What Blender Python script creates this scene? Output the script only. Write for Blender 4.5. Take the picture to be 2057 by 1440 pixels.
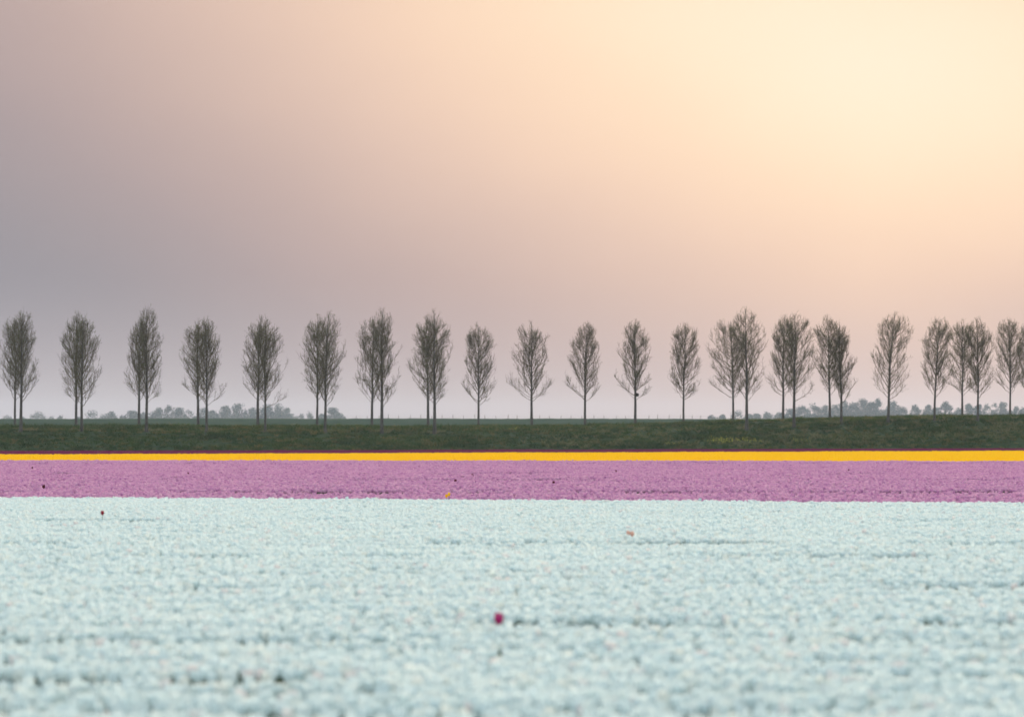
import bpy, math, random
import numpy as np
from mathutils import Vector

for o in list(bpy.data.objects):
    bpy.data.objects.remove(o)
scene = bpy.context.scene
col = scene.collection
R = math.radians

# ------------------------------------------------------------------ camera
F, CX, HY, CAMZ = 9785.0, 1028.5, 875.0, 1.55      # focal length and principal column in photo pixels, eye level row, eye height
cd = bpy.data.cameras.new('camera'); cam = bpy.data.objects.new('camera', cd); col.objects.link(cam)
cd.sensor_width = 36.0; cd.lens = 36.0 * F / 2057.0
cd.clip_start = 0.5; cd.clip_end = 30000
cam.location = (0, 0, CAMZ)
cam.rotation_euler = (R(90) + math.atan((HY - 720.0) / F), 0, 0)
cd.dof.use_dof = True; cd.dof.focus_distance = 150.0; cd.dof.aperture_fstop = 4.3
scene.camera = cam

# ------------------------------------------------------------------ world: thin overcast with the sun glowing through it
SUN_AZ, SUN_EL = R(4.7), R(4.3)
SUN = Vector((math.sin(SUN_AZ) * math.cos(SUN_EL), math.cos(SUN_AZ) * math.cos(SUN_EL), math.sin(SUN_EL)))
world = bpy.data.worlds.new('World'); scene.world = world; world.use_nodes = True
wt = world.node_tree; wt.nodes.clear()
def wn(t, **k):
    n = wt.nodes.new(t)
    for a, b in k.items(): setattr(n, a, b)
    return n
sky = wn('ShaderNodeTexSky', sky_type='NISHITA', sun_disc=False, sun_elevation=SUN_EL, sun_rotation=SUN_AZ,
         altitude=0, air_density=1.0, dust_density=2.0, ozone_density=1.5)
bg_sky = wn('ShaderNodeBackground'); bg_sky.inputs['Strength'].default_value = 0.06
wt.links.new(sky.outputs[0], bg_sky.inputs['Color'])
tc = wn('ShaderNodeTexCoord')
sep = wn('ShaderNodeSeparateXYZ'); wt.links.new(tc.outputs['Generated'], sep.inputs[0])
def wm(op, a, b=None, c=None):
    n = wn('ShaderNodeMath', operation=op)
    for k, x in enumerate((a, b, c)):
        if x is None: continue
        if isinstance(x, (int, float)): n.inputs[k].default_value = x
        else: wt.links.new(x, n.inputs[k])
    return n.outputs[0]
GLOW_AZ, GLOW_EL, UNIT = R(4.2), R(4.4), R(5.83)
az = wm('ARCTAN2', sep.outputs['X'], sep.outputs['Y']); el = wm('ARCSINE', sep.outputs['Z'])
cn = wn('ShaderNodeTexNoise'); cn.inputs['Scale'].default_value = 7.0; cn.inputs['Detail'].default_value = 3.0
cmap = wn('ShaderNodeMapping'); cmap.inputs['Scale'].default_value = (1, 1, 2.2)
wt.links.new(tc.outputs['Generated'], cmap.inputs['Vector']); wt.links.new(cmap.outputs[0], cn.inputs['Vector'])
u = wm('DIVIDE', wm('SUBTRACT', az, GLOW_AZ), UNIT); v = wm('DIVIDE', wm('SUBTRACT', GLOW_EL, el), UNIT)
# the bright patch in the cloud is a slanted oval: it fades fastest towards the lower left
q2 = wm('ADD', wm('ADD', wm('MULTIPLY', u, u), wm('MULTIPLY', wm('MULTIPLY', v, v), 4.8)), wm('MULTIPLY', wm('MULTIPLY', wm('MINIMUM', u, 0.0), v), -2.1))
q = wm('ADD', wm('SQRT', wm('MAXIMUM', q2, 0.0)), wm('MULTIPLY_ADD', cn.outputs['Fac'], 0.40, -0.20))
qn = wm('DIVIDE', q, 20.0)
ramp = wn('ShaderNodeValToRGB'); ramp.color_ramp.interpolation = 'B_SPLINE'
def lin(r, g, b):
    f = lambda c: (c / 255 / 12.92) if c / 255 <= 0.04045 else ((c / 255 + 0.055) / 1.055) ** 2.4
    return (f(r), f(g), f(b), 1)
# veil colour against distance from the glow
VEIL = [(0, (254, 239, 214)), (0.28, (254, 237, 209)), (0.56, (254, 225, 195)), (0.83, (246, 213, 188)), (1.09, (226, 196, 180)), (1.36, (203, 178, 170)),
        (1.6, (184, 164, 162)), (1.85, (168, 154, 157)), (2.3, (143, 142, 151)), (3.0, (142, 143, 154)), (8.0, (190, 198, 212)), (20.0, (206, 216, 230))]
els = ramp.color_ramp.elements
while len(els) > 1: els.remove(els[-1])
for i, (d, c) in enumerate(VEIL):
    e = els[0] if i == 0 else els.new(d / 20.0)
    e.position = d / 20.0; e.color = lin(*c)
wt.links.new(qn, ramp.inputs[0])
# pale mist low over the horizon, all round
low = wn('ShaderNodeMapRange'); low.interpolation_type = 'SMOOTHSTEP'
low.inputs['From Min'].default_value = R(0.1); low.inputs['From Max'].default_value = R(2.0)
low.inputs['To Min'].default_value = 0.36; low.inputs['To Max'].default_value = 0.0
wt.links.new(el, low.inputs['Value'])
mist = wn('ShaderNodeMix', data_type='RGBA')
wt.links.new(low.outputs[0], mist.inputs['Factor']); wt.links.new(ramp.outputs['Color'], mist.inputs['A']); mist.inputs['B'].default_value = lin(222, 206, 203)
# an overcast vault is about three times brighter overhead than at the horizon
elev = wn('ShaderNodeMapRange'); elev.interpolation_type = 'SMOOTHSTEP'
elev.inputs['From Min'].default_value = 0.09; elev.inputs['From Max'].default_value = 0.75
elev.inputs['To Min'].default_value = 0.0; elev.inputs['To Max'].default_value = 1.0
wt.links.new(sep.outputs['Z'], elev.inputs['Value'])
vm = wn('ShaderNodeMix', data_type='RGBA')
wt.links.new(elev.outputs[0], vm.inputs['Factor']); wt.links.new(mist.outputs['Result'], vm.inputs['A'])
vm.inputs['B'].default_value = (1.30, 1.50, 1.62, 1)
bg_veil = wn('ShaderNodeBackground'); bg_veil.inputs['Strength'].default_value = 0.84
wt.links.new(vm.outputs['Result'], bg_veil.inputs['Color'])
addw = wn('ShaderNodeMixShader'); addw.inputs[0].default_value = 0.985; outw = wn('ShaderNodeOutputWorld')
wt.links.new(bg_sky.outputs[0], addw.inputs[1]); wt.links.new(bg_veil.outputs[0], addw.inputs[2])
wt.links.new(addw.outputs[0], outw.inputs['Surface'])

sl = bpy.data.lights.new('sun', 'SUN'); so = bpy.data.objects.new('sun', sl); col.objects.link(so)
sl.energy = 3.0; sl.angle = R(10); sl.color = (1.0, 0.80, 0.58)
so.rotation_euler = (-SUN).to_track_quat('-Z', 'Y').to_euler()

scene.view_settings.view_transform = 'Standard'; scene.view_settings.look = 'None'
scene.view_settings.exposure = 0.25; scene.view_settings.gamma = 1.0; scene.view_settings.use_curve_mapping = False
scene.render.engine = 'CYCLES'
scene.cycles.use_denoising = True
scene.cycles.max_bounces = 9; scene.cycles.diffuse_bounces = 6; scene.cycles.transmission_bounces = 6
scene.cycles.volume_bounces = 1; scene.cycles.transparent_max_bounces = 8
scene.cycles.use_fast_gi = False

# ------------------------------------------------------------------ helpers
def px2x(px, Y): return (px - CX) / F * Y
def py2z(py, Y): return CAMZ + (HY - py) / F * Y

def tag(o, label=None, cat=None, group=None, kind=None):
    if label: o['label'] = label
    if cat: o['category'] = cat
    if group: o['group'] = group
    if kind: o['kind'] = kind
    return o

def mesh_obj(name, V, Fc, mat, parent=None, smooth=False, link=True):
    me = bpy.data.meshes.new(name)
    V = np.asarray(V, dtype=np.float32)
    Fc = np.asarray(Fc, dtype=np.int32)
    n, k = Fc.shape
    me.vertices.add(len(V)); me.vertices.foreach_set('co', V.ravel())
    me.loops.add(n * k); me.loops.foreach_set('vertex_index', Fc.ravel())
    me.polygons.add(n)
    me.polygons.foreach_set('loop_start', np.arange(0, n * k, k, dtype=np.int32))
    me.polygons.foreach_set('loop_total', np.full(n, k, dtype=np.int32))
    if smooth: me.polygons.foreach_set('use_smooth', np.ones(n, dtype=bool))
    me.update(calc_edges=True)
    mats = mat if isinstance(mat, (list, tuple)) else [mat]
    for m in mats: me.materials.append(m)
    o = bpy.data.objects.new(name, me)
    if link: col.objects.link(o)
    if parent is not None: o.parent = parent
    return o

def empty(name, loc):
    o = bpy.data.objects.new(name, None); col.objects.link(o); o.location = loc
    o.empty_display_size = 0.2
    return o

class Geo:
    """collects triangles / quads (stored as quads; triangles repeat no vertex, so kept apart)"""
    def __init__(s): s.v = []; s.t = []; s.m = []; s.n = 0
    def add(s, V, T, m=0):
        V = np.asarray(V, float).reshape(-1, 3); T = np.asarray(T, int).reshape(-1, 3)
        s.v.append(V); s.t.append(T + s.n); s.m.append(np.full(len(T), m)); s.n += len(V)
    def arrays(s):
        return np.concatenate(s.v), np.concatenate(s.t), np.concatenate(s.m)
    def build(s, name, mats, parent=None, smooth=False, link=True):
        V, T, M = s.arrays()
        o = mesh_obj(name, V, T, mats, parent, smooth, link)
        o.data.polygons.foreach_set('material_index', M.astype(np.int32))
        return o

def tubes(P, Rad, sides=3):
    """P (N,K,3) polylines, Rad (N,K) -> vertices, triangles"""
    N, K, _ = P.shape
    T = np.gradient(P, axis=1)
    T /= np.linalg.norm(T, axis=2, keepdims=True) + 1e-9
    ref = np.where(np.abs(T[:, :1, 2:3]) > 0.9, np.array([[[1., 0, 0]]]), np.array([[[0, 0, 1.]]]))
    A = np.cross(T, np.broadcast_to(ref, T.shape)); A /= np.linalg.norm(A, axis=2, keepdims=True) + 1e-9
    B = np.cross(T, A)
    ang = np.arange(sides) * 2 * np.pi / sides
    V = (P[:, :, None] + Rad[:, :, None, None] * (np.cos(ang)[None, None, :, None] * A[:, :, None] + np.sin(ang)[None, None, :, None] * B[:, :, None]))
    base = (np.arange(N) * K * sides)[:, None, None]
    k = (np.arange(K - 1) * sides)[None, :, None]
    s0 = np.arange(sides)[None, None, :]; s1 = (np.arange(sides) + 1) % sides
    s1 = s1[None, None, :]
    a = base + k + s0; b = base + k + s1; c = b + sides; d = a + sides
    tri = np.concatenate([np.stack([a, b, c], -1).reshape(-1, 3), np.stack([a, c, d], -1).reshape(-1, 3)])
    return V.reshape(-1, 3), tri

# ------------------------------------------------------------------ materials
def new_mat(name):
    m = bpy.data.materials.new(name); m.use_nodes = True
    nt = m.node_tree; nt.nodes.clear()
    out = nt.nodes.new('ShaderNodeOutputMaterial')
    return m, nt, out

def ramp_node(nt, stops):
    r = nt.nodes.new('ShaderNodeValToRGB'); e = r.color_ramp.elements
    while len(e) > 1: e.remove(e[-1])
    for i, (p, c) in enumerate(stops):
        x = e[0] if i == 0 else e.new(p)
        x.position = p; x.color = (*c, 1)
    return r

def leaf_mat(name, stops, trans=0.35, rough=0.5, per='object', noise=None):
    """diffuse + translucent petal or leaf; colour varies from plant to plant"""
    m, nt, out = new_mat(name)
    L = nt.links.new
    r = ramp_node(nt, stops)
    oi = nt.nodes.new('ShaderNodeObjectInfo')
    at = nt.nodes.new('ShaderNodeAttribute'); at.attribute_name = 'tint'
    ad = nt.nodes.new('ShaderNodeMath'); ad.operation = 'ADD'
    fr = nt.nodes.new('ShaderNodeMath'); fr.operation = 'FRACT'
    L(oi.outputs['Random'], ad.inputs[0]); L(at.outputs['Fac'], ad.inputs[1]); L(ad.outputs[0], fr.inputs[0])
    L(fr.outputs[0], r.inputs[0])
    colr = r.outputs[0]
    if noise:
        g = nt.nodes.new('ShaderNodeNewGeometry')
        n = nt.nodes.new('ShaderNodeTexNoise'); n.inputs['Scale'].default_value = noise[0]; n.inputs['Detail'].default_value = 3
        L(g.outputs['Position'], n.inputs['Vector'])
        r2 = ramp_node(nt, [(0.35, noise[1]), (0.65, noise[2])]); L(n.outputs['Fac'], r2.inputs[0])
        mx = nt.nodes.new('ShaderNodeMix'); mx.data_type = 'RGBA'; mx.blend_type = 'MULTIPLY'; mx.inputs['Factor'].default_value = 1
        L(colr, mx.inputs['A']); L(r2.outputs[0], mx.inputs['B']); colr = mx.outputs['Result']
    p = nt.nodes.new('ShaderNodeBsdfPrincipled'); p.inputs['Roughness'].default_value = rough
    p.inputs['Specular IOR Level'].default_value = 0.25
    t = nt.nodes.new('ShaderNodeBsdfTranslucent')
    mix = nt.nodes.new('ShaderNodeMixShader'); mix.inputs[0].default_value = trans
    L(colr, p.inputs['Base Color']); L(colr, t.inputs['Color'])
    L(p.outputs[0], mix.inputs[1]); L(t.outputs[0], mix.inputs[2]); L(mix.outputs[0], out.inputs['Surface'])
    return m

def ground_mat(name, stops, scale, detail=6, bump=0.3, stretch=(1, 1, 1), stops2=None, scale2=0.05, bscale=None):
    m, nt, out = new_mat(name); L = nt.links.new
    g = nt.nodes.new('ShaderNodeNewGeometry')
    mp = nt.nodes.new('ShaderNodeMapping'); mp.inputs['Scale'].default_value = stretch
    L(g.outputs['Position'], mp.inputs['Vector'])
    n = nt.nodes.new('ShaderNodeTexNoise'); n.inputs['Scale'].default_value = scale; n.inputs['Detail'].default_value = detail
    L(mp.outputs[0], n.inputs['Vector'])
    r = ramp_node(nt, stops); L(n.outputs['Fac'], r.inputs[0])
    colr = r.outputs[0]
    if stops2:
        n2 = nt.nodes.new('ShaderNodeTexNoise'); n2.inputs['Scale'].default_value = scale2; n2.inputs['Detail'].default_value = 4
        L(mp.outputs[0], n2.inputs['Vector'])
        r2 = ramp_node(nt, stops2); L(n2.outputs['Fac'], r2.inputs[0])
        mx = nt.nodes.new('ShaderNodeMix'); mx.data_type = 'RGBA'; mx.blend_type = 'MULTIPLY'; mx.inputs['Factor'].default_value = 1
        L(colr, mx.inputs['A']); L(r2.outputs[0], mx.inputs['B']); colr = mx.outputs['Result']
    p = nt.nodes.new('ShaderNodeBsdfPrincipled'); p.inputs['Roughness'].default_value = 0.95
    p.inputs['Specular IOR Level'].default_value = 0.1
    L(colr, p.inputs['Base Color'])
    if bump:
        b = nt.nodes.new('ShaderNodeBump'); b.inputs['Strength'].default_value = bump; b.inputs['Distance'].default_value = 0.1
        L(n.outputs['Fac'], b.inputs['Height']); L(b.outputs[0], p.inputs['Normal'])
    L(p.outputs[0], out.inputs['Surface'])
    return m

M_SOIL = ground_mat('soil', [(0.3, (0.035, 0.025, 0.017)), (0.7, (0.08, 0.06, 0.042))], 12, bump=0.6)
M_LAND = ground_mat('polder_grass', [(0.3, (0.035, 0.055, 0.02)), (0.7, (0.07, 0.09, 0.035))], 0.4, bump=0.2)
M_BANK = ground_mat('bank_turf', [(0.25, (0.011, 0.024, 0.005)), (0.5, (0.018, 0.034, 0.007)), (0.75, (0.036, 0.038, 0.014))], 1.6, bump=0.8, stretch=(0.5, 1, 2.0),
                    stops2=[(0.35, (0.75, 0.85, 0.8)), (0.65, (1.25, 1.1, 0.95))], scale2=0.09)
M_DIKE = ground_mat('dike_turf', [(0.3, (0.018, 0.036, 0.016)), (0.7, (0.032, 0.050, 0.024))], 0.5, bump=0.3, stretch=(0.3, 1, 1))
M_BARK = ground_mat('bark', [(0.3, (0.05, 0.042, 0.034)), (0.7, (0.13, 0.115, 0.098))], 9, bump=0.5, stretch=(1, 1, 0.25))
M_TWIG = ground_mat('twig_bark', [(0.3, (0.075, 0.058, 0.030)), (0.7, (0.13, 0.10, 0.054))], 3, bump=0)
M_BUD = leaf_mat('young_leaf', [(0.0, (0.09, 0.115, 0.025)), (0.5, (0.12, 0.145, 0.035)), (1.0, (0.14, 0.125, 0.04))], 0.45)
M_STEM = leaf_mat('tulip_stem', [(0.0, (0.055, 0.10, 0.04)), (1.0, (0.085, 0.13, 0.06))], 0.15)
M_TLEAF = leaf_mat('tulip_leaf', [(0.0, (0.075, 0.125, 0.07)), (1.0, (0.11, 0.17, 0.10))], 0.3)
M_WHITE = leaf_mat('white_petal', [(0.0, (0.73, 0.83, 0.82)), (0.45, (0.78, 0.85, 0.82)), (0.75, (0.73, 0.83, 0.83)), (0.88, (0.79, 0.82, 0.76)), (0.955, (0.77, 0.83, 0.80)), (0.98, (0.81, 0.75, 0.72)), (1.0, (0.77, 0.81, 0.79))], 0.5)
M_LILAC = leaf_mat('lilac_petal', [(0.0, (0.57, 0.25, 0.47)), (0.35, (0.73, 0.40, 0.57)), (0.6, (0.61, 0.30, 0.51)), (0.85, (0.77, 0.46, 0.61)), (1.0, (0.50, 0.20, 0.42))], 0.45)
M_YELLOW = leaf_mat('yellow_petal', [(0.0, (0.96, 0.59, 0.002)), (0.6, (0.97, 0.64, 0.003)), (1.0, (0.96, 0.54, 0.002))], 0.58)
M_MAROON = leaf_mat('maroon_petal', [(0.0, (0.17, 0.012, 0.06)), (1.0, (0.23, 0.020, 0.10))], 0.35)
M_MAGENTA = leaf_mat('magenta_petal', [(0.0, (0.50, 0.035, 0.17)), (1.0, (0.54, 0.045, 0.19))], 0.3)
M_RED = leaf_mat('red_petal', [(0.0, (0.36, 0.012, 0.03)), (1.0, (0.42, 0.02, 0.04))], 0.3)
M_PEACH = leaf_mat('peach_petal', [(0.0, (0.74, 0.44, 0.36)), (1.0, (0.77, 0.48, 0.38))], 0.35)
M_DKRED = leaf_mat('dark_red_petal', [(0.0, (0.10, 0.006, 0.018)), (1.0, (0.14, 0.008, 0.025))], 0.2)
M_RAPE = leaf_mat('rapeseed_bloom', [(0.0, (0.58, 0.52, 0.05)), (1.0, (0.64, 0.56, 0.07))], 0.35)
M_GRASS = leaf_mat('grass_blade', [(0.0, (0.020, 0.046, 0.008)), (0.5, (0.032, 0.062, 0.011)), (0.8, (0.062, 0.072, 0.018)), (1.0, (0.11, 0.095, 0.036))], 0.45, noise=(0.16, (0.85, 0.92, 0.8), (1.7, 1.45, 1.2)))
M_WEED = leaf_mat('dry_weed', [(0.0, (0.15, 0.13, 0.05)), (0.5, (0.12, 0.13, 0.04)), (1.0, (0.20, 0.16, 0.075))], 0.3)
M_FAR = leaf_mat('far_foliage', [(0.0, (0.030, 0.045, 0.022)), (0.5, (0.040, 0.055, 0.026)), (1.0, (0.052, 0.060, 0.032))], 0.2, noise=(0.6, (0.7, 0.75, 0.7), (1.25, 1.2, 1.2)))
M_POST = ground_mat('weathered_wood', [(0.3, (0.10, 0.085, 0.07)), (0.7, (0.20, 0.18, 0.15))], 8, bump=0.2)
M_WIRE = ground_mat('fence_wire', [(0.3, (0.12, 0.12, 0.12)), (0.7, (0.18, 0.18, 0.18))], 8, bump=0)
M_NEST = ground_mat('nest_twigs', [(0.3, (0.02, 0.016, 0.012)), (0.7, (0.05, 0.04, 0.03))], 20, bump=0.3)

# ------------------------------------------------------------------ setting: ground, soil, bank, dike
GX, GY0, GY1 = 1900.0, -300.0, 4600.0
tag(mesh_obj('ground', [(-GX, GY0, -0.004), (GX, GY0, -0.004), (GX, GY1, -0.004), (-GX, GY1, -0.004)], [(0, 1, 2, 3)], M_LAND), kind='structure')
tag(mesh_obj('field_soil', [(-90, -6, 0), (90, -6, 0), (90, 449, 0), (-90, 449, 0)], [(0, 1, 2, 3)], M_SOIL), kind='structure')

nrng = np.random.default_rng(5)
def fbm1(x, seed, octs=4, f=1.0):
    """smooth 1-D noise in -1..1"""
    r = np.random.default_rng(seed); y = np.zeros_like(x, dtype=float); a = 1.0; tot = 0
    for k in range(octs):
        tab = r.uniform(-1, 1, 4096); xx = x * f + 1000.0 + k * 17.3
        i = np.floor(xx).astype(int); t = xx - i; t = t * t * (3 - 2 * t)
        y += a * (tab[i % 4096] * (1 - t) + tab[(i + 1) % 4096] * t); tot += a; a *= 0.5; f *= 2.0
    return y / tot
def fbm2(x, y, seed, octs=3, f=1.0):
    r = np.random.default_rng(seed); out = np.zeros_like(x, dtype=float); a = 1.0; tot = 0
    for k in range(octs):
        tab = r.uniform(-1, 1, (256, 256)); xx = x * f + 1000.0; yy = y * f + 1000.0
        i = np.floor(xx).astype(int); j = np.floor(yy).astype(int); s = xx - i; t = yy - j
        s = s * s * (3 - 2 * s); t = t * t * (3 - 2 * t); i0, i1, j0, j1 = i % 256, (i + 1) % 256, j % 256, (j + 1) % 256
        out += a * ((tab[i0, j0] * (1 - s) + tab[i1, j0] * s) * (1 - t) + (tab[i0, j1] * (1 - s) + tab[i1, j1] * s) * t)
        tot += a; a *= 0.5; f *= 2.0
    return out / tot

YF, YC = 468.0, 482.0                                     # the two tree rows stand near these depths
# crest row and the row of the front trees' feet along the bank, as heights above the field
CR_X = px2x(np.array([-900, 0, 520, 1000, 1180, 1390, 1500, 1600, 1800, 2057, 3000]), YC)
CR_Z = py2z(np.array([858, 858, 858, 858, 855.5, 851, 847, 843.5, 840, 836, 828]), YC)
FR_X = px2x(np.array([-900, 0, 420, 870, 1200, 1500, 1600, 1690, 1790, 1964, 2057, 3000]), YF)
FR_Z = py2z(np.array([866, 866, 867.5, 870, 868, 863, 857.5, 850, 847, 843.5, 842.5, 836]), YF)
def bank_z(X, Y):
    X = np.asarray(X, float); Y = np.asarray(Y, float)
    zc = np.interp(X, CR_X, CR_Z); zf = np.interp(X, FR_X, FR_Z)
    foot = 450.0
    t0 = np.clip((Y - foot) / (YF - foot), 0, 1); t0 = t0 ** 0.85
    t1 = np.clip((Y - YF) / (YC - YF), 0, 1)
    tb = np.clip((Y - 494.0) / 16.0, 0, 1); tb = tb * tb * (3 - 2 * tb)
    z = np.where(Y < YF, t0 * zf, zf + (zc - zf) * np.sin(t1 * np.pi / 2)) * (1 - tb)
    n = 0.10 * fbm2(X * 0.35, Y * 0.5, 3, 3) + 0.07 * fbm2(X * 1.7, Y * 1.7, 4, 2)
    return z + n * np.clip((Y - foot) / 4, 0, 1) * (1 - tb) - 0.02
gx = np.concatenate([np.linspace(-220, -62, 60), np.linspace(-61, 61, 420), np.linspace(62, 220, 60)]); gy = np.concatenate([np.linspace(449.5, 486, 74), np.linspace(486.5, 512, 20)])
XX, YY = np.meshgrid(gx, gy); ZZ = bank_z(XX, YY)
def grid_faces(nx, ny):
    i = np.arange((ny - 1) * nx).reshape(ny - 1, nx)[:, :-1].ravel()
    return np.stack([i, i + 1, i + 1 + nx, i + nx], -1)
bank = mesh_obj('grass_bank', np.stack([XX, YY, ZZ], -1).reshape(-1, 3), grid_faces(len(gx), len(gy)), M_BANK, smooth=True)
tag(bank, kind='structure')

# far dike behind the trees
YD = 900.0
gx = np.concatenate([np.linspace(-400, -131, 60), np.linspace(-130, 130, 400), np.linspace(131, 400, 60)])
prof = [(-22, -0.1), (-19, 0.35), (-12, 2.2), (-5, 4.05), (-2.0, 4.62), (0, 4.72), (3, 4.70), (6, 4.3), (20, -0.1)]
dy = np.interp(np.linspace(0, len(prof) - 1, 25), np.arange(len(prof)), [p[0] for p in prof])
dz = np.interp(np.linspace(0, len(prof) - 1, 25), np.arange(len(prof)), [p[1] for p in prof])
XX, YY = np.meshgrid(gx, YD + dy); ZZ = np.repeat(dz[:, None], len(gx), 1)
ZZ = ZZ * (1 + 0.018 * fbm1(XX * 0.05, 8) + 0.010 * fbm1(XX * 0.6, 9)) + 0.03 * fbm2(XX, YY, 6)
dike = mesh_obj('dike', np.stack([XX, YY, ZZ], -1).reshape(-1, 3), grid_faces(len(gx), 25), M_DIKE, smooth=True)
tag(dike, kind='structure')

# ------------------------------------------------------------------ the row of slim bare trees on the bank
def bez(P0, P1, P2, K):
    t = np.linspace(0, 1, K)[None, :, None]
    return (1 - t) ** 2 * P0[:, None] + 2 * t * (1 - t) * P1[:, None] + t * t * P2[:, None]
def unit(v): return v / (np.linalg.norm(v, axis=-1, keepdims=True) + 1e-9)

def grow(seed, H, RL, RR, lean, dens=1.0, clear=0.215):
    rg = np.random.default_rng(seed)
    zc = H * (clear + rg.uniform(-0.02, 0.02))
    # leader
    K = 14; zt = np.linspace(-0.15, H * 0.97, K)
    u = np.clip(zt / H, 0, 1)
    wob = np.cumsum(rg.normal(0, 0.045, (K, 2)), axis=0); wob -= wob[1]
    lx = lean * u ** 1.3 + wob[:, 0] * u; ly = wob[:, 1] * u
    lead = np.stack([lx, ly, zt], -1)
    lr = np.interp(u, [0, 0.02, 0.08, 0.22, 0.6, 1.0], [0.185, 0.155, 0.135, 0.115, 0.055, 0.010]) * (H / 11.5) * rg.uniform(0.86, 1.16)
    def lead_at(z): return np.stack([np.interp(z, zt, lx), np.interp(z, zt, ly), z], -1)
    ph = rg.uniform(0, 6.28, 4); lump = rg.uniform(-0.24, 0.24, 9)
    def env(z, az):
        uu = np.clip((z - zc) / (H - zc), 0, 1.0)
        f = np.interp(uu, [0, 0.12, 0.3, 0.5, 0.7, 0.85, 0.95, 1.0], [0.36, 0.78, 1.0, 0.98, 0.88, 0.69, 0.47, 0.22])
        c = np.cos(az); r = np.where(c < 0, RL, RR) * np.abs(c) + 0.5 * (RL + RR) * (1 - np.abs(c))
        return r * f * (1 + np.interp(uu * 8 + 0.7 * np.sin(az + ph[0]), np.arange(9), lump) + 0.10 * np.sin(2 * az + ph[1]))
    def env_clip(P):                                     # nothing grows far outside the crown's outline
        d = P[..., :2] - np.stack([np.interp(P[..., 2], zt, lx), np.interp(P[..., 2], zt, ly)], -1)
        r = np.linalg.norm(d, axis=-1); az = np.arctan2(d[..., 1], d[..., 0])
        return r <= env(P[..., 2], az) * 1.12 + 0.05
    # primary branches
    n = int(58 * dens)
    z0 = zc + (H * 0.86 - zc) * (np.arange(n) + rg.uniform(0, 1, n)) / n
    z0 = np.sort(z0); az = np.arange(n) * 2.399 + rg.uniform(-0.5, 0.5, n)
    uu = (z0 - zc) / (H - zc)
    dz = (H - z0) * rg.uniform(0.22, 0.62, n) * np.interp(uu, [0, 0.12, 0.3, 1], [0.42, 0.72, 1.0, 1.15])
    z1 = np.minimum(z0 + dz, H * rg.uniform(0.93, 1.01, n))
    r1 = env(z1, az) * rg.uniform(0.62, 1.02, n)
    out = np.stack([np.cos(az), np.sin(az)], -1)
    P0 = lead_at(z0)
    tip = lead_at(z1); tip[:, :2] += out * r1[:, None]
    ctl = P0.copy(); ctl[:, :2] += out * (r1 * rg.uniform(0.48, 0.66, n))[:, None]; ctl[:, 2] += (z1 - z0) * rg.uniform(0.34, 0.48, n)
    K1 = 8
    B1 = bez(P0, ctl, tip, K1); B1[:, 1:-1] += rg.normal(0, 0.035, (n, K1 - 2, 3))
    rb = np.interp(uu, [0, 0.3, 1], [0.026, 0.034, 0.016]) * rg.uniform(0.6, 1.4, n)
    R1 = rb[:, None] * np.linspace(1, 0.22, K1)[None]
    # secondary branches: from the primaries and from the top of the leader
    def offshoots(B, per, lmin, lmax, spread, t0=0.18, upw=0.55):
        N, K, _ = B.shape
        i = np.repeat(np.arange(N), per); t = rg.uniform(t0, 1.0, len(i))
        x = t * (K - 1); j = np.minimum(x.astype(int), K - 2); f = (x - j)[:, None]
        P = B[i, j] * (1 - f) + B[i, j + 1] * f; T = unit(B[i, j + 1] - B[i, j])
        rnd = unit(rg.normal(0, 1, (len(i), 3)))
        D = unit(T + rnd * spread + np.array([0, 0, upw]))
        L = rg.uniform(lmin, lmax, len(i)) * (1.15 - 0.5 * t)
        E = P + D * L[:, None]; E[:, 2] += L * 0.18
        C = P + unit(T * 0.5 + D + rnd * 0.25 * spread) * (L * 0.5)[:, None]
        ok = env_clip(E) & (E[:, 2] < H * 1.015) & (E[:, 2] > zc - 0.25)
        return P[ok], C[ok], E[ok], L[ok]
    P, C, E, L = offshoots(B1, int(11 * dens), 0.5, 1.5, 0.75, 0.2, 0.45)
    LP = np.stack([np.interp(np.linspace(0.35, 0.97, 8) * H, zt, lx), np.interp(np.linspace(0.35, 0.97, 8) * H, zt, ly), np.linspace(0.35, 0.97, 8) * H], -1)[None]
    P2, C2, E2, L2 = offshoots(LP, 26, 0.5, 1.4, 0.7)
    P, C, E, L = [np.concatenate(q) for q in ((P, P2), (C, C2), (E, E2), (L, L2))]
    B2 = bez(P, C, E, 5); B2[:, 1:-1] += rg.normal(0, 0.012, (len(B2), 3, 3))
    R2 = (0.0075 + 0.006 * L / 1.7)[:, None] * np.linspace(1, 0.45, 5)[None]
    # twigs
    P, C, E, L = offshoots(B2, 6, 0.2, 0.55, 1.0, 0.15, 0.3)
    B3 = bez(P, C, E, 3); R3 = np.full((len(B3), 1), 0.0065) * np.linspace(1, 0.5, 3)[None]
    # buds and just opened leaves along twigs
    nb = int(len(B3) * 1.1); ii = rg.integers(0, len(B3), nb); tt = rg.uniform(0.3, 1, (nb, 1))
    c = B3[ii, 1] * (1 - tt) + B3[ii, 2] * tt
    a = unit(rg.normal(0, 1, (nb, 3))); b = unit(np.cross(a, rg.normal(0, 1, (nb, 3)))); s = rg.uniform(0.018, 0.044, (nb, 1))
    bv = np.stack([c, c + a * s + b * s * 0.6, c + a * s * 2, c + a * s - b * s * 0.6], 1).reshape(-1, 3)
    k = np.arange(nb) * 4
    bt = np.concatenate([np.stack([k, k + 1, k + 2], -1), np.stack([k, k + 2, k + 3], -1)])
    return (lead, lr), (B1, R1), (B2, R2), (B3, R3), (bv, bt)

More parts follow.
